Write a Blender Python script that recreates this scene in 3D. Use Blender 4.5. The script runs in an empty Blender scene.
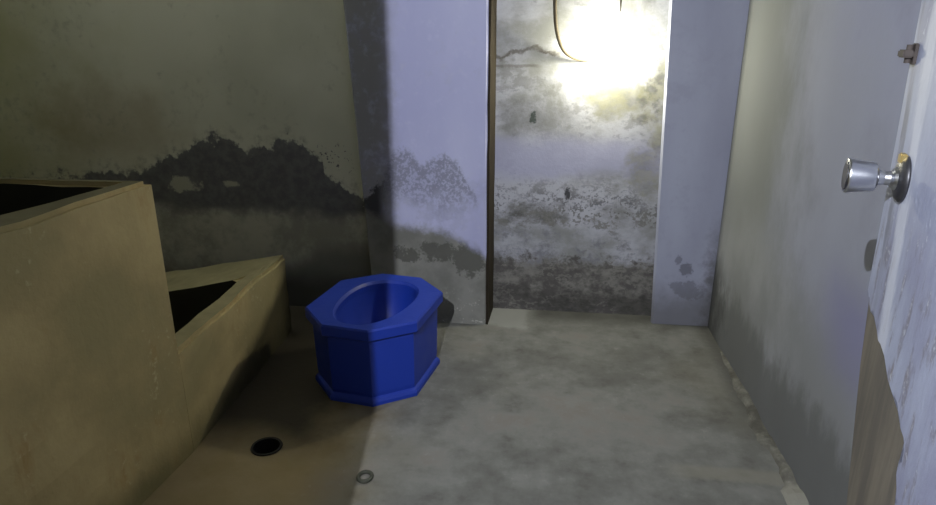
import bpy, bmesh, math, random
from mathutils import Vector, Matrix, noise

random.seed(4)
SC = bpy.context.scene
COL = SC.collection
PI = math.pi

# ------------------------------------------------------------------ helpers
def lin(c):
    return tuple(((v / 12.92) if v <= 0.04045 else ((v + 0.055) / 1.055) ** 2.4) for v in c)

def hexc(h):
    return lin(tuple(int(h[i:i + 2], 16) / 255 for i in (0, 2, 4)))


class S:
    """A node socket that can be used in arithmetic."""
    def __init__(self, g, sock): self.g, self.s = g, sock
    def __add__(self, o): return self.g.m('ADD', self, o)
    def __radd__(self, o): return self.g.m('ADD', o, self)
    def __sub__(self, o): return self.g.m('SUBTRACT', self, o)
    def __rsub__(self, o): return self.g.m('SUBTRACT', o, self)
    def __mul__(self, o): return self.g.m('MULTIPLY', self, o)
    def __rmul__(self, o): return self.g.m('MULTIPLY', o, self)
    def clamp(self): return self.g.m('MINIMUM', self.g.m('MAXIMUM', self, 0.0), 1.0)
    def max(self, o): return self.g.m('MAXIMUM', self, o)
    def min(self, o): return self.g.m('MINIMUM', self, o)
    def abs(self): return self.g.m('ABSOLUTE', self, 0.0)


class G:
    def __init__(self, name):
        self.mat = bpy.data.materials.new(name)
        self.mat.use_nodes = True
        self.nt = self.mat.node_tree
        self.nt.nodes.clear()
        self.out = self.nt.nodes.new('ShaderNodeOutputMaterial')
        self.b = self.nt.nodes.new('ShaderNodeBsdfPrincipled')
        self.link(self.b.outputs[0], self.out.inputs[0])
        tc = self.nt.nodes.new('ShaderNodeTexCoord')
        self.vec = tc.outputs['Object']
        sp = self.nt.nodes.new('ShaderNodeSeparateXYZ')
        self.link(self.vec, sp.inputs[0])
        self.x, self.y, self.z = (S(self, sp.outputs[i]) for i in range(3))

    def link(self, a, b): self.nt.links.new(a, b)

    def put(self, v, sock):
        if isinstance(v, S): self.link(v.s, sock)
        else: sock.default_value = v

    def m(self, op, a, b):
        n = self.nt.nodes.new('ShaderNodeMath'); n.operation = op
        self.put(a, n.inputs[0]); self.put(b, n.inputs[1])
        return S(self, n.outputs[0])

    def noise(self, scale, detail=6, rough=0.6, stretch=(1, 1, 1), off=(0, 0, 0), dist=0.0):
        mp = self.nt.nodes.new('ShaderNodeMapping')
        self.link(self.vec, mp.inputs[0])
        mp.inputs['Scale'].default_value = stretch
        mp.inputs['Location'].default_value = off
        n = self.nt.nodes.new('ShaderNodeTexNoise')
        self.link(mp.outputs[0], n.inputs['Vector'])
        n.inputs['Scale'].default_value = scale
        n.inputs['Detail'].default_value = detail
        n.inputs['Roughness'].default_value = rough
        n.inputs['Distortion'].default_value = dist
        return S(self, n.outputs['Fac'])

    def sm(self, v, a, b):
        n = self.nt.nodes.new('ShaderNodeMapRange'); n.interpolation_type = 'SMOOTHSTEP'
        lo, hi = 0.0, 1.0
        if a > b: a, b, lo, hi = b, a, 1.0, 0.0
        self.put(v, n.inputs[0])
        n.inputs[1].default_value = a; n.inputs[2].default_value = b
        n.inputs[3].default_value = lo; n.inputs[4].default_value = hi
        return S(self, n.outputs[0])

    def curve(self, v, pts):
        """piecewise linear function of v"""
        xs = [p[0] for p in pts]; ys = [p[1] for p in pts]
        x0, x1, y0, y1 = min(xs), max(xs), min(ys), max(ys)
        n = self.nt.nodes.new('ShaderNodeValToRGB'); r = n.color_ramp
        pts = sorted(pts)
        while len(r.elements) < len(pts): r.elements.new(0.5)
        for e, (px, py) in zip(r.elements, pts):
            pass
        for i, (px, py) in enumerate(pts):
            r.elements[i].position = (px - x0) / (x1 - x0)
            q = (py - y0) / (y1 - y0)
            r.elements[i].color = (q, q, q, 1)
        self.put((v - x0) * (1.0 / (x1 - x0)), n.inputs[0])
        return S(self, n.outputs[0]) * (y1 - y0) + y0

    def mix(self, a, b, fac):
        n = self.nt.nodes.new('ShaderNodeMix'); n.data_type = 'RGBA'
        self.put(fac, n.inputs['Factor'])
        for v, k in ((a, 6), (b, 7)):
            if isinstance(v, S): self.link(v.s, n.inputs[k])
            else: n.inputs[k].default_value = (*v[:3], 1)
        return S(self, n.outputs[2])

    def blot(self, cx, cz, rx, rz, edge, horiz=None, soft=(1.35, .55)):
        """soft-edged blotch of a given centre and radii, its outline broken by 'edge'"""
        h = horiz or self.x
        a = (h - cx) * (1 / rx); b = (self.z - cz) * (1 / rz)
        return self.sm(a * a + b * b + edge, *soft)

    def finish(self, col, rough=0.9, height=None, bump=0.3, dist=0.01, spec=0.3, metal=0.0, gain=None):
        if gain:
            n = self.nt.nodes.new('ShaderNodeMix'); n.data_type = 'RGBA'; n.blend_type = 'MULTIPLY'
            n.inputs['Factor'].default_value = 1
            self.link(col.s, n.inputs[6]); n.inputs[7].default_value = (*gain, 1)
            col = S(self, n.outputs[2])
        if isinstance(col, S): self.link(col.s, self.b.inputs['Base Color'])
        else: self.b.inputs['Base Color'].default_value = (*col[:3], 1)
        self.put(rough, self.b.inputs['Roughness'])
        self.b.inputs['Specular IOR Level'].default_value = spec
        self.b.inputs['Metallic'].default_value = metal
        if height is not None:
            bp = self.nt.nodes.new('ShaderNodeBump')
            bp.inputs['Strength'].default_value = bump
            bp.inputs['Distance'].default_value = dist
            self.link(height.s, bp.inputs['Height'])
            self.link(bp.outputs[0], self.b.inputs['Normal'])
        return self.mat


def link_obj(name, bm, mats, parent=None, smooth=False, loc=None):
    bmesh.ops.recalc_face_normals(bm, faces=bm.faces)
    me = bpy.data.meshes.new(name)
    bm.to_mesh(me); bm.free()
    for m in (mats if isinstance(mats, (list, tuple)) else [mats]): me.materials.append(m)
    if smooth:
        for p in me.polygons: p.use_smooth = True
    o = bpy.data.objects.new(name, me)
    COL.objects.link(o)
    if parent is not None: o.parent = parent
    if loc is not None: o.location = loc
    return o

def tag(o, label, cat, kind=None, group=None):
    o['label'] = label; o['category'] = cat
    if kind: o['kind'] = kind
    if group: o['group'] = group
    return o

def empty(name, loc=(0, 0, 0), rot=0.0):
    o = bpy.data.objects.new(name, None)
    COL.objects.link(o); o.location = loc; o.rotation_euler = (0, 0, rot)
    o.empty_display_size = 0.05
    return o

def quad_strip(bm, loops, close=True):
    vs = [[bm.verts.new(p) for p in lp] for lp in loops]
    for a, b in zip(vs, vs[1:]):
        n = len(a)
        for i in range(n if close else n - 1):
            bm.faces.new((a[i], a[(i + 1) % n], b[(i + 1) % n], b[i]))
    return vs

def add_box(bm, lo, hi, bev=0.0):
    r = bmesh.ops.create_cube(bm, size=1)
    for v in r['verts']:
        v.co = Vector([lo[i] + (v.co[i] + .5) * (hi[i] - lo[i]) for i in range(3)])
    if bev:
        es = list({e for v in r['verts'] for e in v.link_edges})
        bmesh.ops.bevel(bm, geom=es, offset=bev, segments=2, affect='EDGES')

def add_lathe(bm, prof, seg=40, M=None, cap=(True, True)):
    """prof: (radius, height) pairs around +Z, then transformed by M"""
    M = M or Matrix()
    loops = [[M @ Vector((r * math.cos(2 * PI * i / seg), r * math.sin(2 * PI * i / seg), h)) for i in range(seg)] for r, h in prof]
    vs = quad_strip(bm, loops)
    if cap[0]: bm.faces.new(vs[0])
    if cap[1]: bm.faces.new(vs[-1])

def catmull(pts, n=8):
    P = [Vector(p) for p in pts]
    P = [P[0] * 2 - P[1]] + P + [P[-1] * 2 - P[-2]]
    out = []
    for i in range(1, len(P) - 2):
        for k in range(n):
            t = k / n
            a, b, c, d = P[i - 1], P[i], P[i + 1], P[i + 2]
            out.append(0.5 * ((2 * b) + (c - a) * t + (2 * a - 5 * b + 4 * c - d) * t * t + (3 * b - a - 3 * c + d) * t ** 3))
    out.append(P[-2])
    return out

def add_tube(bm, pts, r, seg=10):
    loops = []
    up = Vector((0, 1, 0.13)).normalized()
    for i, p in enumerate(pts):
        t = (pts[min(i + 1, len(pts) - 1)] - pts[max(i - 1, 0)]).normalized()
        a = t.cross(up).normalized(); b = a.cross(t)
        rr = r(i / (len(pts) - 1)) if callable(r) else r
        loops.append([p + (a * math.cos(2 * PI * k / seg) + b * math.sin(2 * PI * k / seg)) * rr for k in range(seg)])
    vs = quad_strip(bm, loops)
    bm.faces.new(vs[0]); bm.faces.new(vs[-1])

def roughen(bm, amp, scale, seed=0, keep=None, flat_y=None):
    for v in bm.verts:
        if keep and keep(v.co): continue
        q = v.co * scale + Vector((seed * 7.1, seed * 3.3, seed))
        v.co += Vector((noise.noise(q), noise.noise(q + Vector((31, 0, 0))), noise.noise(q + Vector((0, 57, 0))))) * amp if flat_y is None or abs(v.co.y - flat_y) > .03 else Vector()

def split_long(bm, maxlen):
    for _ in range(8):
        es = [e for e in bm.edges if e.calc_length() > maxlen]
        if not es: break
        bmesh.ops.subdivide_edges(bm, edges=es, cuts=1, use_grid_fill=True)


# ------------------------------------------------------------------ materials
LAV = hexc('B3B4D2')       # lavender-tinted lime wash
MOLD = hexc('66666A')
DAMP = hexc('77776F')
PALE = hexc('C4C6D6')

def m_bay():
    g = G('limewash with a black mould bloom')
    n1 = g.noise(3.2, 7, .6); n2 = g.noise(22, 4, .65); n3 = g.noise(60, 3, .6); n4 = g.noise(1.3, 4, .5, off=(3, 1, 7))
    col = g.mix(hexc('C2C3B4'), hexc('D6D6C8'), g.sm(n4, .35, .65))
    col = g.mix(col, hexc('A6A57E'), g.sm(g.x + (n1 - .5) * 1.2, -2.0, -2.9) * .75)
    col = g.mix(col, hexc('85714A'), g.blot(-2.15, .93, .45, .20, (n1 - .5) * 3, soft=(1.5, -.4)) * .5)
    col = g.mix(col, hexc('7E7F78'), g.sm(n2 * .5 + n1 * .5, .52, .66) * .35)
    top = g.curve(g.x, [(-2.9, .62), (-2.036, .69), (-1.928, .705), (-1.838, .77), (-1.73, .80), (-1.594, .862), (-1.49, .882), (-1.445, .84), (-1.419, .795),
                        (-1.371, .825), (-1.297, .82), (-1.242, .862), (-1.166, .882), (-1.128, .86), (-1.099, .79), (-1.042, .765), (-1.03, .69), (-.937, .63), (-.83, .58)])
    n7 = g.noise(11, 3, .6, (1, 1, .8), (6, 2, 2))
    d = top - g.z + (n7 - .5) * .20 + (n2 - .5) * .10 + (n3 - .5) * .04
    halo = g.sm(d, -.07, .03) * g.sm(n2, .40, .62)
    mold = g.sm(d, -.012, .012)
    low = g.z + (n1 - .5) * .18 + (n2 - .5) * .05
    band = g.sm(low, .47, .55)
    isl = g.blot(-1.74, .635, .09, .045, (n2 - .5) * 4 + (n1 - .5) * 4).max(g.blot(-1.52, .64, .05, .02, (n2 - .5) * 4 + (n1 - .5) * 4))
    specks = g.sm(n3 * .5 + n2 * .5, .54, .60) * g.blot(-1.0, .76, .12, .10, (n2 - .5) * .8)
    below = g.mix(hexc('BBBAAE'), hexc('9A998F'), g.sm(n1 + n2 * .4, .6, .85))
    below = g.mix(below, hexc('7A7A76'), g.sm(g.x * .25 - g.z + (n1 - .5) * .2, -.62, -.46))
    below = g.mix(below, hexc('4A4A44'), g.sm(g.z + (n1 - .5) * .15, .26, .08) * .8)
    c = g.mix(col, hexc('6E6E69'), (halo * .6).clamp())
    c = g.mix(c, MOLD, specks)
    inner = g.mix(below, g.mix(MOLD, hexc('78787A'), g.sm(n2, .35, .7)), band)
    inner = g.mix(inner, hexc('B4B4A4'), isl * .9)
    c = g.mix(c, inner, mold)
    return g.finish(c, .95, n2 * .6 + n3 * .4, .18, .005, .15)

def m_pier():
    g = G('lavender limewash peeling at the foot')
    n1 = g.noise(4, 7, .6, off=(5, 2, 1)); n2 = g.noise(24, 5, .65); n3 = g.noise(80, 3, .6)
    n4 = g.noise(2.2, 4, .5, (1, 1, .35), (1, 4, 2))
    col = g.mix(hexc('A9ABCF'), hexc('BCBEDB'), g.sm(n4, .3, .7))
    col = g.mix(col, hexc('8E8E88'), g.sm(g.x + (n2 - .5) * .1, -.62, -.75) * .75)  # left strip greyed in colour where the jamb's shadow falls
    c0 = g.sm(n1 * .6 + n2 * .4, .50, .62)
    col = g.mix(col, hexc('9596B4'), c0 * .55)
    col = g.mix(col, hexc('C9CBE4'), g.sm(n2 * .7 + n1 * .3, .50, .66) * .35)
    top = g.curve(g.x, [(-.82, .60), (-.72, .72), (-.675, .82), (-.637, .852), (-.591, .835), (-.546, .77), (-.49, .80), (-.43, .83), (-.362, .78), (-.33, .71), (-.293, .65), (-.26, .56), (-.22, .5)])
    d = top - g.z + (n2 - .5) * .08 + (n3 - .5) * .06
    cloud = g.sm(d, -.02, .03) * g.sm(g.z + (n1 - .5) * .25, .54, .70)
    cloud = cloud * (.35 + .65 * g.sm(n3 * .55 + n2 * .45, .42, .54))
    c = g.mix(col, hexc('74757F'), cloud * .72)
    dk = g.sm(d + (n2 - .5) * .12, -.01, .02) * g.sm(g.x, -.70, -.76)
    c = g.mix(c, hexc('47474B'), dk)
    gl = g.curve(g.x, [(-.82, .56), (-.673, .485), (-.5, .475), (-.36, .44), (-.269, .39), (-.22, .33)])
    grey = g.sm(gl - g.z + (n2 - .5) * .07 + (n1 - .5) * .08, -.03, .04)
    gc = g.mix(hexc('8A8A85'), hexc('73736E'), g.sm(n1, .4, .65))
    ee = (n2 - .5) * 4 + (n1 - .5) * 4 + (n3 - .5) * 2
    b1 = g.blot(-.61, .35, .07, .04, ee).max(g.blot(-.47, .37, .11, .05, ee)).max(g.blot(-.32, .34, .08, .08, ee))
    gc = g.mix(gc, hexc('54544F'), b1 * .8)
    gc = g.mix(gc, hexc('B7B6AE'), g.sm(n3 * .4 + n2 * .6, .56, .64) * g.sm(g.z, .22, .05))
    c = g.mix(c, gc, grey)
    return g.finish(c, .95, n2 * .6 + n3 * .4, .15, .005, .15)

def m_recess():
    g = G('bare old plaster with bands of damp')
    n1 = g.noise(3.4, 8, .62, (1, 1, 1.7), (2, 8, 3)); n2 = g.noise(17, 6, .7, (1, 1, 1.4)); n3 = g.noise(60, 4, .65)
    n5 = g.noise(9, 5, .6, (1, 1, .25), (4, 4, 4)); n6 = g.noise(5, 6, .65, (1, 1, 1), (9, 1, 5))
    c = g.mix(hexc('9A9C9B'), hexc('C2C4CE'), g.sm(n1 * .6 + n6 * .4, .40, .58))
    c = g.mix(c, hexc('88898A'), g.sm(n2 * .6 + n6 * .4, .52, .60) * .6)
    c = g.mix(c, hexc('8F918F'), g.sm(n5 * .5 + n6 * .5, .50, .62) * g.sm(g.z, .8, 1.1) * .8)
    lav = g.sm(g.z + (n1 - .5) * .15, .93, .82) * g.sm(g.z + (n1 - .5) * .15, .66, .74)
    c = g.mix(c, hexc('B3B5D2'), lav * .8)
    # cracks on the left, near the lamp
    cz = g.z - (g.curve(g.x, [(-.24, 1.235), (-.19, 1.24), (-.15, 1.27), (-.10, 1.262), (-.04, 1.285), (.03, 1.262), (.09, 1.25)])) + (n2 - .5) * .06
    cr = g.sm((cz + (n3 - .5) * .02).abs(), .013, .003) * g.sm(g.x, .10, .04)
    cz2 = (g.z - 1.205 + (n2 - .5) * .02).abs()
    cr = cr.max(g.sm(cz2, .010, .002) * g.sm(g.x, .0, -.05) * .7)
    c = g.mix(c, hexc('5C544A'), cr * .7 * g.sm(n6, .36, .5))
    # moss yellow-green around the right edge
    moss = g.sm(g.x + (n6 - .5) * .5, .44, .56) * g.sm(g.z + (n1 - .5) * .3, .68, .85) * g.sm(g.z, 1.32, 1.2)
    moss = moss.max(g.blot(.34, 1.06, .15, .09, (n2 - .5) * 3 + (n6 - .5) * 3, soft=(1.6, -.2)) * .9).max(g.blot(.50, .74, .11, .12, (n2 - .5) * 3 + (n6 - .5) * 3, soft=(1.6, -.2)) * .8)
    c = g.mix(c, g.mix(hexc('87866A'), hexc('62615A'), g.sm(n2, .4, .65)), moss * .75)
    c = g.mix(c, hexc('77787A'), g.blot(-.02, .98, .20, .09, (n6 - .5) * 5 + (n2 - .5) * 3, soft=(1.5, -.3)) * .7)
    c = g.mix(c, hexc('33403A'), g.blot(-.04, .975, .018, .03, (n2 - .5) * 5 + (n3 - .5) * 3) * .8)
    c = g.mix(c, hexc('36363A'), g.blot(.135, .615, .014, .03, (n2 - .5) * 4 + (n3 - .5) * 4) * .9)
    # lower bands, their outlines ragged
    w6 = (n6 - .5) * .30; e2 = (n2 - .5) * .20; e3 = (n3 - .5) * .12
    zz = g.z + w6 * .5
    flk = g.sm(n2 * .55 + n3 * .45, .49, .55)
    c = g.mix(c, hexc('6F6F74'), flk * g.sm(zz + e2, .72, .60) * g.sm(g.z, .48, .54) * g.sm(n6, .40, .56) * .8)
    b1 = g.sm(zz + e2 + e3, .575, .55) * g.sm(zz + e2, .435, .48)
    solid = g.sm(n1 * .6 + n6 * .4, .60, .46).max(flk * .9) * g.sm(g.x + w6, .60, .1).max(flk * .85)
    c = g.mix(c, g.mix(hexc('5C5B58'), hexc('86857F'), g.sm(n2, .38, .66)), b1 * solid * .92)
    mott = g.sm(n5 * .5 + n2 * .5, .47, .60)
    c = g.mix(c, hexc('85868F'), g.sm(zz + e2, .47, .42) * mott * .75)
    low = g.sm(zz + e2 * 1.1 + e3 * .7, .315, .25)
    lc = g.mix(hexc('625F5C'), hexc('98968F'), g.sm(n2 * .55 + n6 * .45, .42, .62))
    lc = g.mix(lc, hexc('9A9890'), g.sm((n1 - .5).abs(), .018, .004) * .5)
    c = g.mix(c, lc, low * .95)
    c = g.mix(c, hexc('454440'), g.sm(g.z + (n2 - .5) * .08 + w6 * .2, .15, .07) * g.sm(n6, .35, .55) * .7)
    return g.finish(c, .95, n2 * .6 + n3 * .4, .22, .008, .15, gain=(.73, .73, .75))

def m_rpier():
    g = G('lavender limewash with grey spots')
    n1 = g.noise(5, 6, .6, off=(1, 7, 2)); n2 = g.noise(26, 5, .65); n3 = g.noise(70, 3, .6); n4 = g.noise(3, 4, .5, (1, 1, .3))
    c = g.mix(hexc('9194A8'), hexc('A3A7BA'), g.sm(n4, .3, .7))
    c = g.mix(c, hexc('8B8DA0'), g.sm(n1 * .6 + n2 * .4, .50, .66) * .35)
    ee = (n2 - .5) * 3.2 + (n3 - .5) * 2.4
    sp = g.blot(.705, .285, .030, .036, ee).max(g.blot(.664, .335, .016, .024, ee) * .8)
    sp = sp.max(g.blot(.665, .205, .036, .022, ee + (n1 - .5) * 3) * .7).max(g.blot(.72, .18, .07, .04, ee + (n1 - .5) * 4) * .7)
    c = g.mix(c, hexc('6A6B78'), sp * .8)
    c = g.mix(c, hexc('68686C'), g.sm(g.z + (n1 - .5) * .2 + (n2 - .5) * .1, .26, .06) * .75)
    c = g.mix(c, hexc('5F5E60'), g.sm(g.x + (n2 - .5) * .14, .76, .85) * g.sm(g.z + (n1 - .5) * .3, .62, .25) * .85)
    return g.finish(c, .95, n2 * .6 + n3 * .4, .15, .005, .15)

def m_right():
    g = G('grey-lilac limewash, grimy below')
    n1 = g.noise(2.2, 7, .6, (1, 1, .7), (3, 3, 8)); n2 = g.noise(14, 5, .65, (1, 1, .5)); n3 = g.noise(60, 3, .6); n4 = g.noise(1.1, 3, .5, (1, 1, .4))
    c = g.mix(hexc('ADADB8'), hexc('BDBDCB'), g.sm(n4, .35, .65))
    c = g.mix(c, hexc('BDBDD8'), g.sm(g.z, .95, 1.45) * g.sm(n1, .35, .65) * .6)
    c = g.mix(c, hexc('A19FA9'), g.sm(n1, .5, .68) * .5)
    c = g.mix(c, hexc('A3A0BE'), g.sm(g.y + (n1 - .5) * .3, 1.95, 1.72) * g.sm(g.z + (n1 - .5) * .3, .80, .66) * g.sm(g.z + (n2 - .5) * .1, .36, .50) * .95)
    c = g.mix(c, hexc('7F8078'), g.sm(g.y + (n1 - .5) * .9 + (n2 - .5) * .3, 2.0, 2.55) * .75)  # far end toned down in colour to offset the bulb's light
    gt = g.curve(g.y, [(1.0, .44), (1.7, .42), (1.85, .46), (2.1, .58), (2.5, .66), (2.8, .56), (3.05, .50)])
    d = gt - g.z + (n1 - .5) * .28 + (n2 - .5) * .10
    grime = g.sm(d, -.16, .16)
    gc = g.mix(hexc('B8B7B8'), hexc('A6A5A4'), g.sm(n1, .4, .62))
    c = g.mix(c, gc, grime * .85)
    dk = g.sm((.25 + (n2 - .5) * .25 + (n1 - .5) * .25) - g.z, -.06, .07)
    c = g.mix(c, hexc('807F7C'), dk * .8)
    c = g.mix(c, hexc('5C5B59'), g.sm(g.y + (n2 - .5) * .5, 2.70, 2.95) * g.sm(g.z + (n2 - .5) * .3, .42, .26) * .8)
    return g.finish(c, .95, n2 * .6 + n3 * .4, .18, .005, .15, gain=(.59, .62, .65))

def m_floor():
    g = G('worn cement screed')
    n1 = g.noise(2.6, 7, .6, off=(2, 5, 0)); n2 = g.noise(9, 6, .65); n3 = g.noise(45, 4, .6); n4 = g.noise(1.2, 3, .5, off=(7, 1, 1))
    c = g.mix(hexc('83827C'), hexc('A5A49E'), g.sm(n1 * .6 + n2 * .4, .38, .62))
    c = g.mix(c, hexc('8A8062'), g.sm(n4, .5, .68) * .3)
    c = g.mix(c, hexc('8F7B70'), g.sm(n1, .52, .66) * g.sm(n2, .4, .6) * .35)
    c = g.mix(c, hexc('B1B0AA'), g.sm(n2 * .5 + n3 * .5, .57, .68) * .55)
    c = g.mix(c, hexc('6C6A62'), g.sm(n2 * .7 + n1 * .3, .44, .34) * .4)
    # warm bulb light and the toilet's shade, both painted in towards the tank
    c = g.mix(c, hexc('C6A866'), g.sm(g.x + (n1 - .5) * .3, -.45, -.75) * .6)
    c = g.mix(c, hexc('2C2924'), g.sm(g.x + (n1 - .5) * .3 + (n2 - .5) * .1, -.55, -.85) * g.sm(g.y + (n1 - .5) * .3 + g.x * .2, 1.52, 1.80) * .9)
    # pale cement patch in the recess and the dirt line of the wall foot
    e = (n2 - .5) * .08 + (n3 - .5) * .03
    pt = g.sm(g.y + g.x * .25 + e, 2.80, 2.86) * g.sm(g.x + e * 1.4, -.01, -.06) * g.sm(g.x + e * .4, -.26, -.23)
    c = g.mix(c, hexc('C2C2BC'), pt * .8)
    c = g.mix(c, hexc('54534E'), g.sm(g.y + e, 2.93, 3.05) * g.sm(g.x, -.03, .05) * .6)
    c = g.mix(c, hexc('575650'), g.sm(g.x + e * 1.5, .74, .83) * g.sm(g.y + e, 2.1, 2.3) * .65)
    # pale trowel streak near the right-hand wall
    st = g.sm((g.y - 1.85 + g.x * .02 + e * .4).abs(), .05, .02) * g.sm(g.x + e, .40, .55)
    c = g.mix(c, hexc('ABA696'), st * .55)
    return g.finish(c, .82, n2 * .5 + n3 * .5, .35, .008, .3, gain=(.50, .515, .54))

def m_concrete():
    g = G('ochre stained rendered concrete')
    n1 = g.noise(2.2, 6, .55, off=(1, 1, 9)); n2 = g.noise(9, 5, .65, (1, 1, .35)); n3 = g.noise(50, 4, .6)
    c = g.mix(hexc('9C8E6C'), hexc('B4A680'), g.sm(n1, .35, .65))
    c = g.mix(c, hexc('8C6A36'), g.sm(n2 * .6 + n1 * .4, .52, .66) * .55)
    c = g.mix(c, hexc('8C8B6C'), g.sm(n1, .50, .36) * .35)
    c = g.mix(c, hexc('C6BFA2'), g.sm(n2 * .5 + n3 * .5, .58, .68) * .5)
    c = g.mix(c, hexc('56553C'), g.sm(g.z + (n2 - .5) * .15, .14, .02) * .6)
    shade = g.curve(g.y, [(1.0, -.2), (1.80, -.02), (2.0, .06), (2.3, .16), (2.55, .25), (2.75, .34)])
    c = g.mix(c, hexc('2E2D24'), g.sm(shade - g.z + (n1 - .5) * .10 + (n2 - .5) * .06, -.05, .06) * .85)  # toilet's bulb shadow painted onto the lower trough face
    return g.finish(c, .92, n2 * .4 + n3 * .6, .35, .008, .2, gain=(1.08, 1.07, .99))

def m_plain(name, col, rough=.6, spec=.4, metal=0.0, var=.12, scale=30, bump=.1):
    g = G(name)
    n = g.noise(scale, 4, .6)
    dk = tuple(v * (1 - var) for v in col)
    lt = tuple(min(1, v * (1 + var)) for v in col)
    return g.finish(g.mix(dk, lt, n), rough, n, bump, .002, spec, metal)

def m_paint():
    g = G('blue-white door paint, scuffed')
    n1 = g.noise(6, 6, .6, (1, 1, .35)); n2 = g.noise(34, 5, .65, (1, 1, .28)); n3 = g.noise(90, 3, .6)
    c = g.mix(hexc('9FA2BC'), hexc('BFC6DC'), g.sm(n1, .36, .64))
    c = g.mix(c, hexc('8B8790'), g.sm(n2, .52, .64) * g.sm(g.z, 1.12, .98) * .8)
    c = g.mix(c, hexc('93847C'), g.sm(n2 * .5 + n1 * .5, .55, .63) * g.sm(g.z, 1.0, .86) * .7)
    c = g.mix(c, hexc('E2E8F4'), g.sm(n2 * .6 + n3 * .4, .57, .66) * .7)
    # worn pale band along the lock stile and dark cracks in it
    s = g.x - (.60 + (g.z - 1.0) * .20)
    c = g.mix(c, hexc('E6EAF6'), g.sm((s + (n2 - .5) * .07).abs(), .040, .012) * .75)
    c = g.mix(c, hexc('66646A'), g.sm((s - .075 + (n2 - .5) * .05).abs(), .022, .006) * g.sm(n1, .45, .6) * .6)
    return g.finish(c, .6, n2 * .5 + n3 * .5, .4, .004, .35, gain=(.74, .75, .78))

def m_kerb():
    g = G('crumbled plaster kerb')
    n1 = g.noise(14, 5, .65); n2 = g.noise(45, 4, .6)
    c = g.mix(hexc('504F4A'), hexc('6C6B65'), g.sm(n1, .35, .65))
    c = g.mix(c, hexc('86857E'), g.sm(g.y + (n1 - .5) * .2, 1.83, 1.76))
    c = g.mix(c, hexc('8A8982'), g.sm(n1 * .5 + n2 * .5, .52, .66) * .3)
    return g.finish(c, .95, n1 * .5 + n2 * .5, .5, .008, .15)

def m_wood():
    g = G('bare water-stained wood')
    n1 = g.noise(5, 6, .6, (1, 3, .3)); n2 = g.noise(30, 5, .65, (1, 1, .12))
    c = g.mix(hexc('78736A'), hexc('989080'), g.sm(n1 * .5 + n2 * .5, .38, .62))
    c = g.mix(c, hexc('5B5A58'), g.sm(n1, .55, .7) * .6)
    return g.finish(c, .85, n2, .4, .004, .25, gain=(.6, .6, .62))

def m_blue():
    g = G('glossy blue glazed plastic')
    n = g.noise(12, 4, .6); n2 = g.noise(3, 3, .5)
    c = g.mix(hexc('0F2E90'), hexc('1A38A2'), n2)
    return g.finish(c, n * .2 + .38, n, .03, .002, .5)

def m_emit(name, col, strength):
    g = G(name)
    g.b.inputs['Base Color'].default_value = (.9, .9, .9, 1)
    g.b.inputs['Emission Color'].default_value = (*col, 1)
    g.b.inputs['Emission Strength'].default_value = strength
    return g.mat

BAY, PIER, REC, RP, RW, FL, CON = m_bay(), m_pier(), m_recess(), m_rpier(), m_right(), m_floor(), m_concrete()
PAINT, WOOD, BLUE = m_paint(), m_wood(), m_blue()
SHADEWALL = m_plain('plain dirty limewash', hexc('A9A9A0'), .95, .15, scale=4, var=.2)
CHROME = m_plain('dull chrome', (.60, .61, .64), .28, .5, 1.0, .08, 60, .02)
DARKMETAL = m_plain('blackened metal', (.085, .085, .095), .42, .5, .8, .3, 40, .05)
BRASS = m_plain('worn brass', (.62, .48, .20), .35, .5, 1.0, .15, 60, .02)
RUST = m_plain('rusty iron', hexc('4A4442'), .75, .3, .3, .4, 60, .2)
DARKWOOD = m_plain('dark weathered timber', hexc('2E2820'), .9, .2, 0, .35, 14, .3)
CORD = m_plain('old brown flex', hexc('4E4638'), .7, .3, 0, .2, 60, .1)
INNERSHADE = m_plain('shade-darkened inner cement', hexc('2F2E26'), .8, .3, 0, .4, 9, .3)  # dark colour carries the shade inside tank and trough
DIMRIM = m_plain('cement rim dimmed against slot light', hexc('6B664F'), .9, .2, 0, .3, 12, .4)  # rim colour darkened because the ceiling slot lights it too strongly
WORNRIM = m_plain('worn cement rim', hexc('857E61'), .9, .2, 0, .35, 10, .4)
DARKPAINT = m_plain('dark paint for added corridor walls', hexc('3A3A38'), .9, .2, 0, .2, 6)
PLASTER = m_plain('crumbled pale plaster', hexc('5E5D58'), .95, .15, 0, .25, 18, .5)
RUBBER = m_plain('grey-green rubber', hexc('3C3E36'), .7, .3, 0, .2, 60, .1)
DRAINM = m_plain('slimy drain pipe', hexc('121210'), .7, .3, 0, .3, 40, .2)
BAKE = m_plain('white bakelite', hexc('D8D6CC'), .5, .4, 0, .05, 40, .02)
BULB = m_emit('lit bulb glass', (1.0, .95, .70), 440)
HALLBULB = m_emit('lit cool lamp', (.90, .93, 1.0), 30)

# ------------------------------------------------------------------ room shell
H = 2.4
XL, XR = -2.75, .835
YD0, YD1 = .23, .35            # door wall faces
JL, JR = -.398, .405           # clear doorway

def prism(bm, poly, z0, z1, mi=None):
    a = [bm.verts.new((x, y, z0)) for x, y in poly]; b = [bm.verts.new((x, y, z1)) for x, y in poly]
    n = len(poly)
    for i in range(n):
        f = bm.faces.new((a[i], a[(i + 1) % n], b[(i + 1) % n], b[i]))
        if mi: f.material_index = mi[i]
    bm.faces.new(a); bm.faces.new(b)

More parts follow.
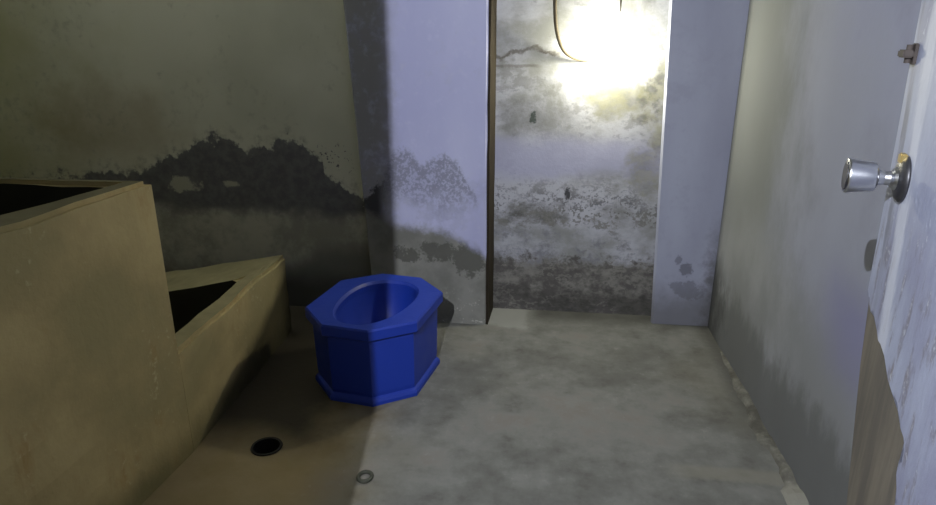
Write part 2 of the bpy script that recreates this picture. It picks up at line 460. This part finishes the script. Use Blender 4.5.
# floor with the round drain opening cut through it
DX, DY, DR = -.90, 1.814, .048
bm = bmesh.new()
xs = [XL - .15, DX - .15, DX + .15, XR + .15]; ys = [-1.6, DY - .15, DY + .15, 3.25]
grid = {(i, j): bm.verts.new((xs[i], ys[j], 0)) for i in range(4) for j in range(4)}
for i in range(3):
    for j in range(3):
        if (i, j) != (1, 1):
            bm.faces.new((grid[i, j], grid[i + 1, j], grid[i + 1, j + 1], grid[i, j + 1]))
N = 32
sq = []
for k in range(N):
    a = 2 * PI * (k + .5) / N
    m_ = max(abs(math.cos(a)), abs(math.sin(a)))
    sq.append((DX + .15 * math.cos(a) / m_, DY + .15 * math.sin(a) / m_, 0))
corners = {4: (2, 2), 12: (1, 2), 20: (1, 1), 28: (2, 1)}
outer = []
for k in range(N):
    if k in corners: outer.append((grid[corners[k]], None))
    outer.append((bm.verts.new(sq[k]), k))
ring = [bm.verts.new((DX + DR * math.cos(2 * PI * (k + .5) / N), DY + DR * math.sin(2 * PI * (k + .5) / N), 0)) for k in range(N)]
seq = outer
for i in range(len(seq)):
    (va, ka), (vb, kb) = seq[i], seq[(i + 1) % len(seq)]
    if ka is not None and kb is not None: bm.faces.new((va, vb, ring[kb], ring[ka]))
    elif kb is None:
        kc = seq[(i + 2) % len(seq)][1]
        bm.faces.new((va, vb, seq[(i + 2) % len(seq)][0], ring[kc], ring[ka]))
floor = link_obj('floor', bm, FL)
tag(floor, 'worn grey cement floor of the washroom', 'floor', 'structure')

bm = bmesh.new()
GX0, GX1, GY0 = -2.5, -.62, 2.70  # unseen slot added over the left bay to let fill light in
prism(bm, [(XL, YD1), (XR, YD1), (XR, 3.25), (GX1, 3.25), (GX1, GY0), (GX0, GY0), (GX0, 3.25), (XL, 3.25)], H, H + .12)
prism(bm, [(XL - .15, -1.6), (XR + .15, -1.6), (XR + .15, YD1), (XL - .15, YD1)], H, H + .12)
tag(link_obj('ceiling', bm, SHADEWALL), 'ceiling slab with an added fill-light slot over the left bay', 'ceiling', 'structure')

# back wall: shaded bay, left pier, recess, right pier
prof = [(XL - .15, 3.25), (XL - .15, 3.0), (-.800, 3.0), (-.793, 2.915), (-.785, 2.905), (-.245, 2.878), (-.236, 2.886), (-.226, 3.09), (.592, 3.08),
        (.567, 2.998), (.576, 2.986), (XR + .15, 2.984), (XR + .15, 3.25)]
mi = [0, 0, 1, 1, 1, 1, 1, 2, 3, 3, 3, 3, 0]
bm = bmesh.new()
prism(bm, prof, 0, H, mi)
lean = {2: -.05, 3: -.05, 4: -.05, 8: -.036, 9: -.036, 10: -.036}
bm.verts.ensure_lookup_table()
for k, v in lean.items(): bm.verts[len(prof) + k].co.x += v * H
tag(link_obj('wall_back', bm, [BAY, PIER, REC, RP]), 'mouldy back wall with a bricked-up recess between two piers', 'wall', 'structure')

bm = bmesh.new(); add_box(bm, (XR, YD0, 0), (XR + .15, 3.005, H))
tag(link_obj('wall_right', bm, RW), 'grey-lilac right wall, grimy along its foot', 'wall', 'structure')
bm = bmesh.new(); add_box(bm, (XL - .15, YD0, 0), (XL, 3.0, H))
tag(link_obj('wall_left', bm, BAY), 'left wall behind the water tank', 'wall', 'structure')
bm = bmesh.new()
add_box(bm, (XL, YD0, 0), (JL - .035, YD1, H)); add_box(bm, (JR + .035, YD0, 0), (XR, YD1, H)); add_box(bm, (JL - .035, YD0, 2.09), (JR + .035, YD1, H))
tag(link_obj('wall_front', bm, SHADEWALL), 'front wall around the open doorway', 'wall', 'structure')

# corridor where the camera stands; unseen dark walls added to block stray fill
bm = bmesh.new()
add_box(bm, (XL - .15, -1.7, 0), (XR + .15, -1.6, H)); add_box(bm, (XL - .25, -1.6, 0), (XL - .15, YD0, H)); add_box(bm, (XR + .15, -1.6, 0), (XR + .25, YD0, H))
tag(link_obj('wall_light_block', bm, DARKPAINT), 'added dark corridor walls keeping stray light out of the doorway', 'wall', 'structure')

# door frame
bm = bmesh.new()
add_box(bm, (JL - .035, YD0 - .01, 0), (JL, YD1, 2.055)); add_box(bm, (JR, YD0 - .01, 0), (JR + .035, .415, 2.055)); add_box(bm, (JL - .035, YD0 - .01, 2.055), (JR + .035, YD1, 2.09))
tag(link_obj('trim_1', bm, WOOD), 'bare timber frame of the doorway', 'door frame', 'structure')

# dark timber lining on the left cheek of the recess
bm = bmesh.new()
add_box(bm, (-.0125, -.098, .0), (.0, .098, H)); split_long(bm, .12); roughen(bm, .003, 9, 2)
o = link_obj('trim_2', bm, DARKWOOD, loc=(-.2215, 2.982, 0))
o.rotation_euler = (0, 0, -math.atan2(.010, .204))
tag(o, 'dark weathered timber strip lining the left edge of the recess', 'trim', 'structure')

# crumbling plaster kerb at the foot of the right wall
bm = bmesh.new()
n = 60; loops = []
for i in range(n + 1):
    y = .95 + (2.72 - .95) * i / n
    q = Vector((y * 5, 3, 1)); q2 = Vector((y * 17, 9, 4))
    w = .034 + .026 * noise.noise(q) + .016 * noise.noise(q2) + (.02 if y < 1.80 else 0)
    h = .014 + .010 * noise.noise(q + Vector((0, 8, 0))) + .010 * noise.noise(q2 + Vector((5, 0, 0)))
    w *= min(1, (n - i) / 12 + .15); h *= min(1, (n - i) / 12 + .2)
    loops.append([(XR + .0, y, 0), (XR - w, y, 0), (XR - w * .82, y, h * .55), (XR - w * .45, y, h), (XR + .0, y, h * 1.15)])
vs = quad_strip(bm, loops)
bm.faces.new(vs[0]); bm.faces.new(vs[-1])
tag(link_obj('baseboard_right', bm, m_kerb()), 'crumbled plaster kerb along the foot of the right wall', 'baseboard', 'structure')

# ------------------------------------------------------------------ tank and trough
def tub(outer, inner, z0, ztop, zin, amp, seed, cuts=.09, bev=.014, sharp=(), rim_mat=0):
    """outer/inner: plan polygons with the same vertex count; ztop: one height per vertex pair"""
    bm = bmesh.new()
    n = len(outer)
    zi = ztop if isinstance(ztop, list) else [ztop] * n
    loops = [[(x, y, z0) for x, y in outer], [(x, y, zi[k]) for k, (x, y) in enumerate(outer)],
             [(x, y, zi[k] - .004) for k, (x, y) in enumerate(inner)], [(x, y, zin) for x, y in inner]]
    vs = quad_strip(bm, loops)
    bm.faces.new(vs[0]); bm.faces.new(vs[-1]).material_index = 1
    for f in bm.faces:
        if all(v in vs[2] or v in vs[3] for v in f.verts): f.material_index = 1
        elif all(v in vs[1] or v in vs[2] for v in f.verts): f.material_index = rim_mat
    es = [e for e in bm.edges if min(v.co.z for v in e.verts) > z0 + .12 and not all(abs(v.co.z - zin) < 1e-6 for v in e.verts) and all(v in vs[1] or v in vs[2] for v in e.verts)]
    es = [e for e in es if (all(v in vs[1] for v in e.verts) or all(v in vs[2] for v in e.verts))]
    es += [e for e in bm.edges if (e.verts[0] in vs[0] and e.verts[1] in vs[1]) or (e.verts[1] in vs[0] and e.verts[0] in vs[1])]
    es = [e for e in es if not any(vs[0][k] in e.verts for k in sharp)]
    bmesh.ops.bevel(bm, geom=es, offset=bev, segments=2, affect='EDGES')
    split_long(bm, cuts)
    bmesh.ops.triangulate(bm, faces=[f for f in bm.faces if len(f.verts) > 4])
    roughen(bm, amp, 6, seed, flat_y=1.765, keep=lambda c: c.z < z0 + .004)
    roughen(bm, amp * .6, 19, seed + 3, flat_y=1.765, keep=lambda c: c.z < z0 + .004)
    return bm

bm = tub([(XL + .012, YD1 + .012), (-1.262, YD1 + .012), (-1.136, 1.762), (XL + .012, 1.762)],
         [(XL + .12, YD1 + .13), (-1.42, YD1 + .13), (-1.222, 1.722), (XL + .12, 1.722)], 0, .94, .10, .007, 1, sharp=(2, 3), rim_mat=2)
o = link_obj('water_tank', bm, [CON, INNERSHADE, DIMRIM])
tag(o, 'tall open-topped ochre stained concrete water tank at the left', 'water tank')

bm = tub([(XL + .012, 1.765), (-1.137, 1.765), (-1.152, 2.722), (XL + .012, 2.722)],
         [(XL + .12, 1.83), (-1.229, 1.83), (-1.235, 2.40), (XL + .12, 2.40)], 0, [.23, .38, .38, .08], .03, .008, 5, sharp=(0, 1), rim_mat=3)
o = link_obj('wash_trough', bm, [CON, INNERSHADE, DIMRIM, WORNRIM])
tag(o, 'low concrete trough with a worn rim beyond the tall tank', 'trough')

# ------------------------------------------------------------------ squat toilet
def octagon(a, b, c, per=10):
    """half width a, half length b, corner cut c; a closed list of points"""
    P = [(a, -b + c), (a, b - c), (a - c, b), (-a + c, b), (-a, b - c), (-a, -b + c), (-a + c, -b), (a - c, -b)]
    out = []
    for i in range(8):
        p, q = P[i], P[(i + 1) % 8]
        out += [(p[0] + (q[0] - p[0]) * k / per, p[1] + (q[1] - p[1]) * k / per) for k in range(per)]
    return out

def oct_at(a, b, c, z, per=10): return [(x, y, z) for x, y in octagon(a, b, c, per)]

BASEOCT = octagon(.25, .325, .15)
ANG = [math.atan2(y / .325, x / .25) for x, y in BASEOCT]
def oval(a, b, z, cy=0.0, sq=2.3, egg=.12):
    out = []
    for t in ANG:
        c, s = math.cos(t), math.sin(t)
        r = (abs(c) ** sq + abs(s) ** sq) ** (-1 / sq)
        out.append((a * c * r * (1 + egg * s), cy + b * s * r, z))
    return out

toilet = empty('squat_toilet', (-.642, 2.375, 0), math.radians(-10))
tag(toilet, 'blue octagonal squat toilet pan standing on the cement floor', 'toilet')
RZ = .335
toilet.scale = (.94, .87, .98)
bm = bmesh.new()
vs = quad_strip(bm, [oct_at(.205, .28, .125, RZ - .052), oct_at(.243, .318, .147, RZ - .050), oct_at(.250, .325, .150, RZ - .044), oct_at(.250, .325, .150, RZ - .008), oct_at(.245, .320, .148, RZ),
                     oval(.158, .268, RZ - .006, -.004), oval(.149, .258, RZ - .018, -.004), oval(.146, .254, RZ - .050, -.004)])
link_obj('rim', bm, BLUE, toilet)
bm = bmesh.new()
lo = [oval(.148, .256, RZ - .036, -.004), oval(.138, .245, RZ - .09, .0), oval(.112, .205, RZ - .16, .02), oval(.080, .150, RZ - .21, .04), oval(.052, .085, RZ - .25, .08), oval(.045, .06, RZ - .29, .09)]
vs = quad_strip(bm, lo); bm.faces.new(vs[-1])
link_obj('bowl', bm, BLUE, toilet, smooth=True)
bm = bmesh.new()
vs = quad_strip(bm, [oct_at(.222, .285, .135, .028), oct_at(.224, .290, .136, .05), oct_at(.228, .298, .138, RZ - .07), oct_at(.226, .297, .138, RZ - .049)])
link_obj('pedestal', bm, BLUE, toilet)
bm = bmesh.new()
vs = quad_strip(bm, [oct_at(.236, .302, .142, 0), oct_at(.236, .302, .142, .014), oct_at(.231, .297, .139, .024), oct_at(.220, .284, .134, .034)])
bm.faces.new(vs[0])
link_obj('base_flange', bm, BLUE, toilet)

# ------------------------------------------------------------------ door, opened into the room along the right wall
LD = .7548
DOOR_ROT = math.atan2(.967, .254)
door = empty('door_1', (.395, .427, 0), DOOR_ROT)   # local x runs from the hinge to the free edge, local +y faces the camera side
tag(door, 'scuffed blue-white door standing open at the right edge with its foot rotted to bare wood', 'door', 'structure')
def plate(bm, poly, y0, y1):
    a = [bm.verts.new((s, y0, z)) for s, z in poly]; b = [bm.verts.new((s, y1, z)) for s, z in poly]
    n = len(poly)
    for i in range(n): bm.faces.new((a[i], a[(i + 1) % n], b[(i + 1) % n], b[i]))
    bm.faces.new(a); bm.faces.new(b)
def edge_s(z):
    return .731 + (z - .92) * .098 if z > .92 else .731 - (.92 - z) ** 1.15 * .50
rnd = random.Random(8)
core = [(0.004, .02)] + [(edge_s(z) + (rnd.uniform(-.006, .006) if z < .95 else 0), z) for z in [.02 + .06 * k for k in range(16)]] + [(edge_s(1.4), 1.4), (.785, 2.03), (.004, 2.03)]
bm = bmesh.new(); plate(bm, core, -.034, -.0035)
bmesh.ops.triangulate(bm, faces=[f for f in bm.faces if len(f.verts) > 4])
link_obj('door_panel', bm, WOOD, door)
tear = [(.731, .922), (.70, .905), (.655, .902), (.602, .883), (.55, .880), (.49, .861), (.43, .853), (.385, .840), (.372, .815), (.380, .795), (.362, .77), (.355, .752), (.34, .70), (.31, .62), (.30, .50), (.22, .40), (.2, .2), (.004, .1)]
skin = [(.004, 2.03), (.784, 2.03), (edge_s(1.4) - .001, 1.4), (edge_s(1.1) - .001, 1.1)]
for (a, b) in zip(tear, tear[1:]):
    skin += [(a[0] + (b[0] - a[0]) * k / 3 + (rnd.uniform(-.006, .006) if k else 0), a[1] + (b[1] - a[1]) * k / 3 + (rnd.uniform(-.006, .006) if k else 0)) for k in range(3)]
skin.append(tear[-1])
bm = bmesh.new(); plate(bm, skin, -.0032, .0)
bmesh.ops.triangulate(bm, faces=[f for f in bm.faces if len(f.verts) > 4])
o = link_obj('painted_facing', bm, PAINT, door)
o['label'] = 'blue-white painted facing torn off below the lock'

MK = Matrix.Translation((.652, 0, 1.135)) @ Matrix.Rotation(-PI / 2, 4, 'X')      # +Z of the profile -> local +y
knob = None
bm = bmesh.new()
add_lathe(bm, [(.0, .0005), (.036, .0005), (.036, .004), (.030, .009), (.022, .012), (.0, .012)], 40, MK, (False, False))
bmesh.ops.remove_doubles(bm, verts=bm.verts, dist=1e-5)
rose = link_obj('knob_rose', bm, DARKMETAL, door, smooth=False); rose['label'] = 'blackened round rose plate'
bm = bmesh.new()
add_lathe(bm, [(.0, .036), (.0125, .036), (.0205, .039), (.0225, .042), (.0240, .058), (.0272, .076), (.0272, .079), (.0255, .081), (.020, .079), (.0, .078)], 40, MK, (False, False))
bmesh.ops.remove_doubles(bm, verts=bm.verts, dist=1e-5)
knob = link_obj('door_knob', bm, CHROME, door, smooth=False); knob['label'] = 'flared chrome knob'
bm = bmesh.new()
add_lathe(bm, [(.0, .010), (.019, .0105), (.016, .016), (.0115, .020), (.0105, .028), (.0125, .037), (.0, .037)], 32, MK, (False, False))
bmesh.ops.remove_doubles(bm, verts=bm.verts, dist=1e-5)
link_obj('knob_neck', bm, CHROME, knob)
bm = bmesh.new()
add_lathe(bm, [(.0, .0775), (.0225, .0775), (.0225, .0815), (.0215, .0820), (.0, .0820)], 32, MK, (False, False))  # dark disc standing in for the knob end's reflection
bmesh.ops.remove_doubles(bm, verts=bm.verts, dist=1e-5)
link_obj('knob_end_dark', bm, DARKMETAL, knob)['label'] = 'dark disc added for the dark reflection on the knob end'
bm = bmesh.new(); add_box(bm, (-.010, 0, -.006), (.010, .010, .010), .002)
o = link_obj('rose_clip', bm, BRASS, rose, loc=(.656, .002, 1.164)); o['label'] = 'worn brass clip'
for o in (knob, rose):
    for p in o.data.polygons: p.use_smooth = True

latch_bm = bmesh.new(); add_box(latch_bm, (-.014, .0003, -.016), (.014, .005, .016), .0015)
latch = link_obj('latch_plate', latch_bm, RUST, door, loc=(.742, 0, 1.318)); latch['label'] = 'small rusty latch plate'
bm = bmesh.new(); add_lathe(bm, [(.005, -.014), (.005, .014)], 16, Matrix.Translation((0, .010, 0)))
link_obj('latch_barrel', bm, RUST, latch)
bm = bmesh.new(); add_box(bm, (-.012, .005, -.006), (.028, .020, .006), .002)
link_obj('latch_tongue', bm, RUST, latch)
for z in (.35, 1.75):
    bm = bmesh.new(); add_lathe(bm, [(.007, -.045), (.007, .045)], 16)
    link_obj('hinge', bm, RUST, door, loc=(-.004, .006, z))

# ------------------------------------------------------------------ lamps and wires
lamp = empty('light_bulb', (.268, 3.008, 1.262))
tag(lamp, 'glaring bare light bulb on a looped brown flex in the recess', 'lamp')
bm = bmesh.new()
MB = Matrix.Rotation(-PI / 2, 4, 'X')           # +Z -> +y (towards the wall)
bmesh.ops.create_icosphere(bm, subdivisions=3, radius=.036)
for v in bm.verts:
    if v.co.y > .012: v.co.y += (v.co.y - .012) * .2
link_obj('bulb', bm, BULB, lamp, smooth=True)
bm = bmesh.new(); add_lathe(bm, [(.0135, .038), (.0145, .041), (.0145, .060), (.011, .066)], 24, MB)
link_obj('socket', bm, BAKE, lamp)
bm = bmesh.new()
L0 = Vector(lamp.location)
pts = [(.030, 2.97, 2.39), (.032, 2.97, 1.9), (.036, 2.975, 1.56), (.040, 2.985, 1.43), (.055, 3.01, 1.34), (.085, 3.04, 1.275), (.13, 3.062, 1.242), (.175, 3.070, 1.232), (.225, 3.073, 1.235), (.255, 3.073, 1.248), (.268, 3.071, 1.262)]
pts = [Vector(p) - L0 for p in pts]
add_tube(bm, catmull(pts, 8), lambda t: .0082 if t < .45 else max(.004, .0082 - (t - .45) * .011), 10)
link_obj('flex', bm, CORD, lamp)

bm = bmesh.new()
add_tube(bm, catmull([(.318, 2.95, 2.39), (.314, 2.95, 1.9), (.309, 2.95, 1.6), (.309, 2.95, 1.50), (.311, 2.95, 1.432)], 8), lambda t: .004 if t < .85 else .004 - (t - .85) * .018, 8)
tag(link_obj('loose_wire', bm, CORD), 'loose end of thin wire dangling just above the glaring bulb', 'wire')

hall = empty('hall_lamp', (-.331, -.27, 1.885))
tag(hall, 'small cool white lamp hanging outside the doorway', 'lamp')
bm = bmesh.new(); add_lathe(bm, [(.004, .0), (.010, .002), (.012, .008), (.012, .030)], 20)
link_obj('led', bm, HALLBULB, hall, smooth=True)
ld = bpy.data.lights.new('led_light', 'POINT'); ld.energy = 215; ld.color = (.90, .93, 1.0); ld.shadow_soft_size = .005
lo_ = bpy.data.objects.new('led_light', ld); COL.objects.link(lo_); lo_.parent = hall; lo_.location = (0, 0, -.008)
bm = bmesh.new(); add_lathe(bm, [(.014, .028), (.015, .034), (.015, .075), (.008, .09)], 20)
link_obj('socket', bm, BAKE, hall)
bm = bmesh.new(); add_lathe(bm, [(.004, .085), (.004, .439)], 8)
link_obj('flex', bm, CORD, hall)

# ------------------------------------------------------------------ small things on the floor
bm = bmesh.new()
add_lathe(bm, [(DR, .003), (DR, -.16)], 32, None, (False, True))
add_lathe(bm, [(DR - .004, -.155), (DR - .004, .004), (DR + .004, .005), (DR + .006, .001)], 32, None, (False, False))
tag(link_obj('floor_drain', bm, DRAINM, loc=(DX, DY, 0)), 'open round drain hole in the floor beside the trough', 'drain')

bm = bmesh.new()
loops = []
for i in range(36):
    a = 2 * PI * i / 36
    loops.append([((.021 + .0062 * math.cos(2 * PI * k / 12)) * math.cos(a), (.021 + .0062 * math.cos(2 * PI * k / 12)) * math.sin(a) * 1.15, .0062 + .0062 * math.sin(2 * PI * k / 12)) for k in range(12)])
loops.append(loops[0])
quad_strip(bm, loops); bmesh.ops.remove_doubles(bm, verts=bm.verts, dist=1e-5)
tag(link_obj('rubber_ring', bm, RUBBER, smooth=True, loc=(-.521, 1.69, 0)), 'small grey-green ring lying on the floor in front of the toilet', 'ring')

# ------------------------------------------------------------------ world, camera, view
w = bpy.data.worlds.new('slot_fill'); SC.world = w
w.use_nodes = True
w.node_tree.nodes['Background'].inputs[0].default_value = (.76, .78, .68, 1)
w.node_tree.nodes['Background'].inputs[1].default_value = 7.0  # bright background added as fill through the ceiling slot

cam = bpy.data.cameras.new('camera'); co = bpy.data.objects.new('camera', cam); COL.objects.link(co)
cam.sensor_fit = 'HORIZONTAL'; cam.sensor_width = 36; cam.lens = 650 / 936 * 36
cam.clip_start = .01
co.location = (0, 0, 1.35)
co.rotation_euler = (PI / 2 - math.atan(220 / 650), 0, math.radians(6.4))
SC.camera = co

SC.view_settings.view_transform = 'Standard'
SC.view_settings.look = 'None'
SC.view_settings.gamma = 1
SC.view_settings.use_curve_mapping = False
SC.view_settings.exposure = 0.0
SC.cycles.sample_clamp_indirect = 4
SC.cycles.max_bounces = 10
SC.cycles.diffuse_bounces = 6
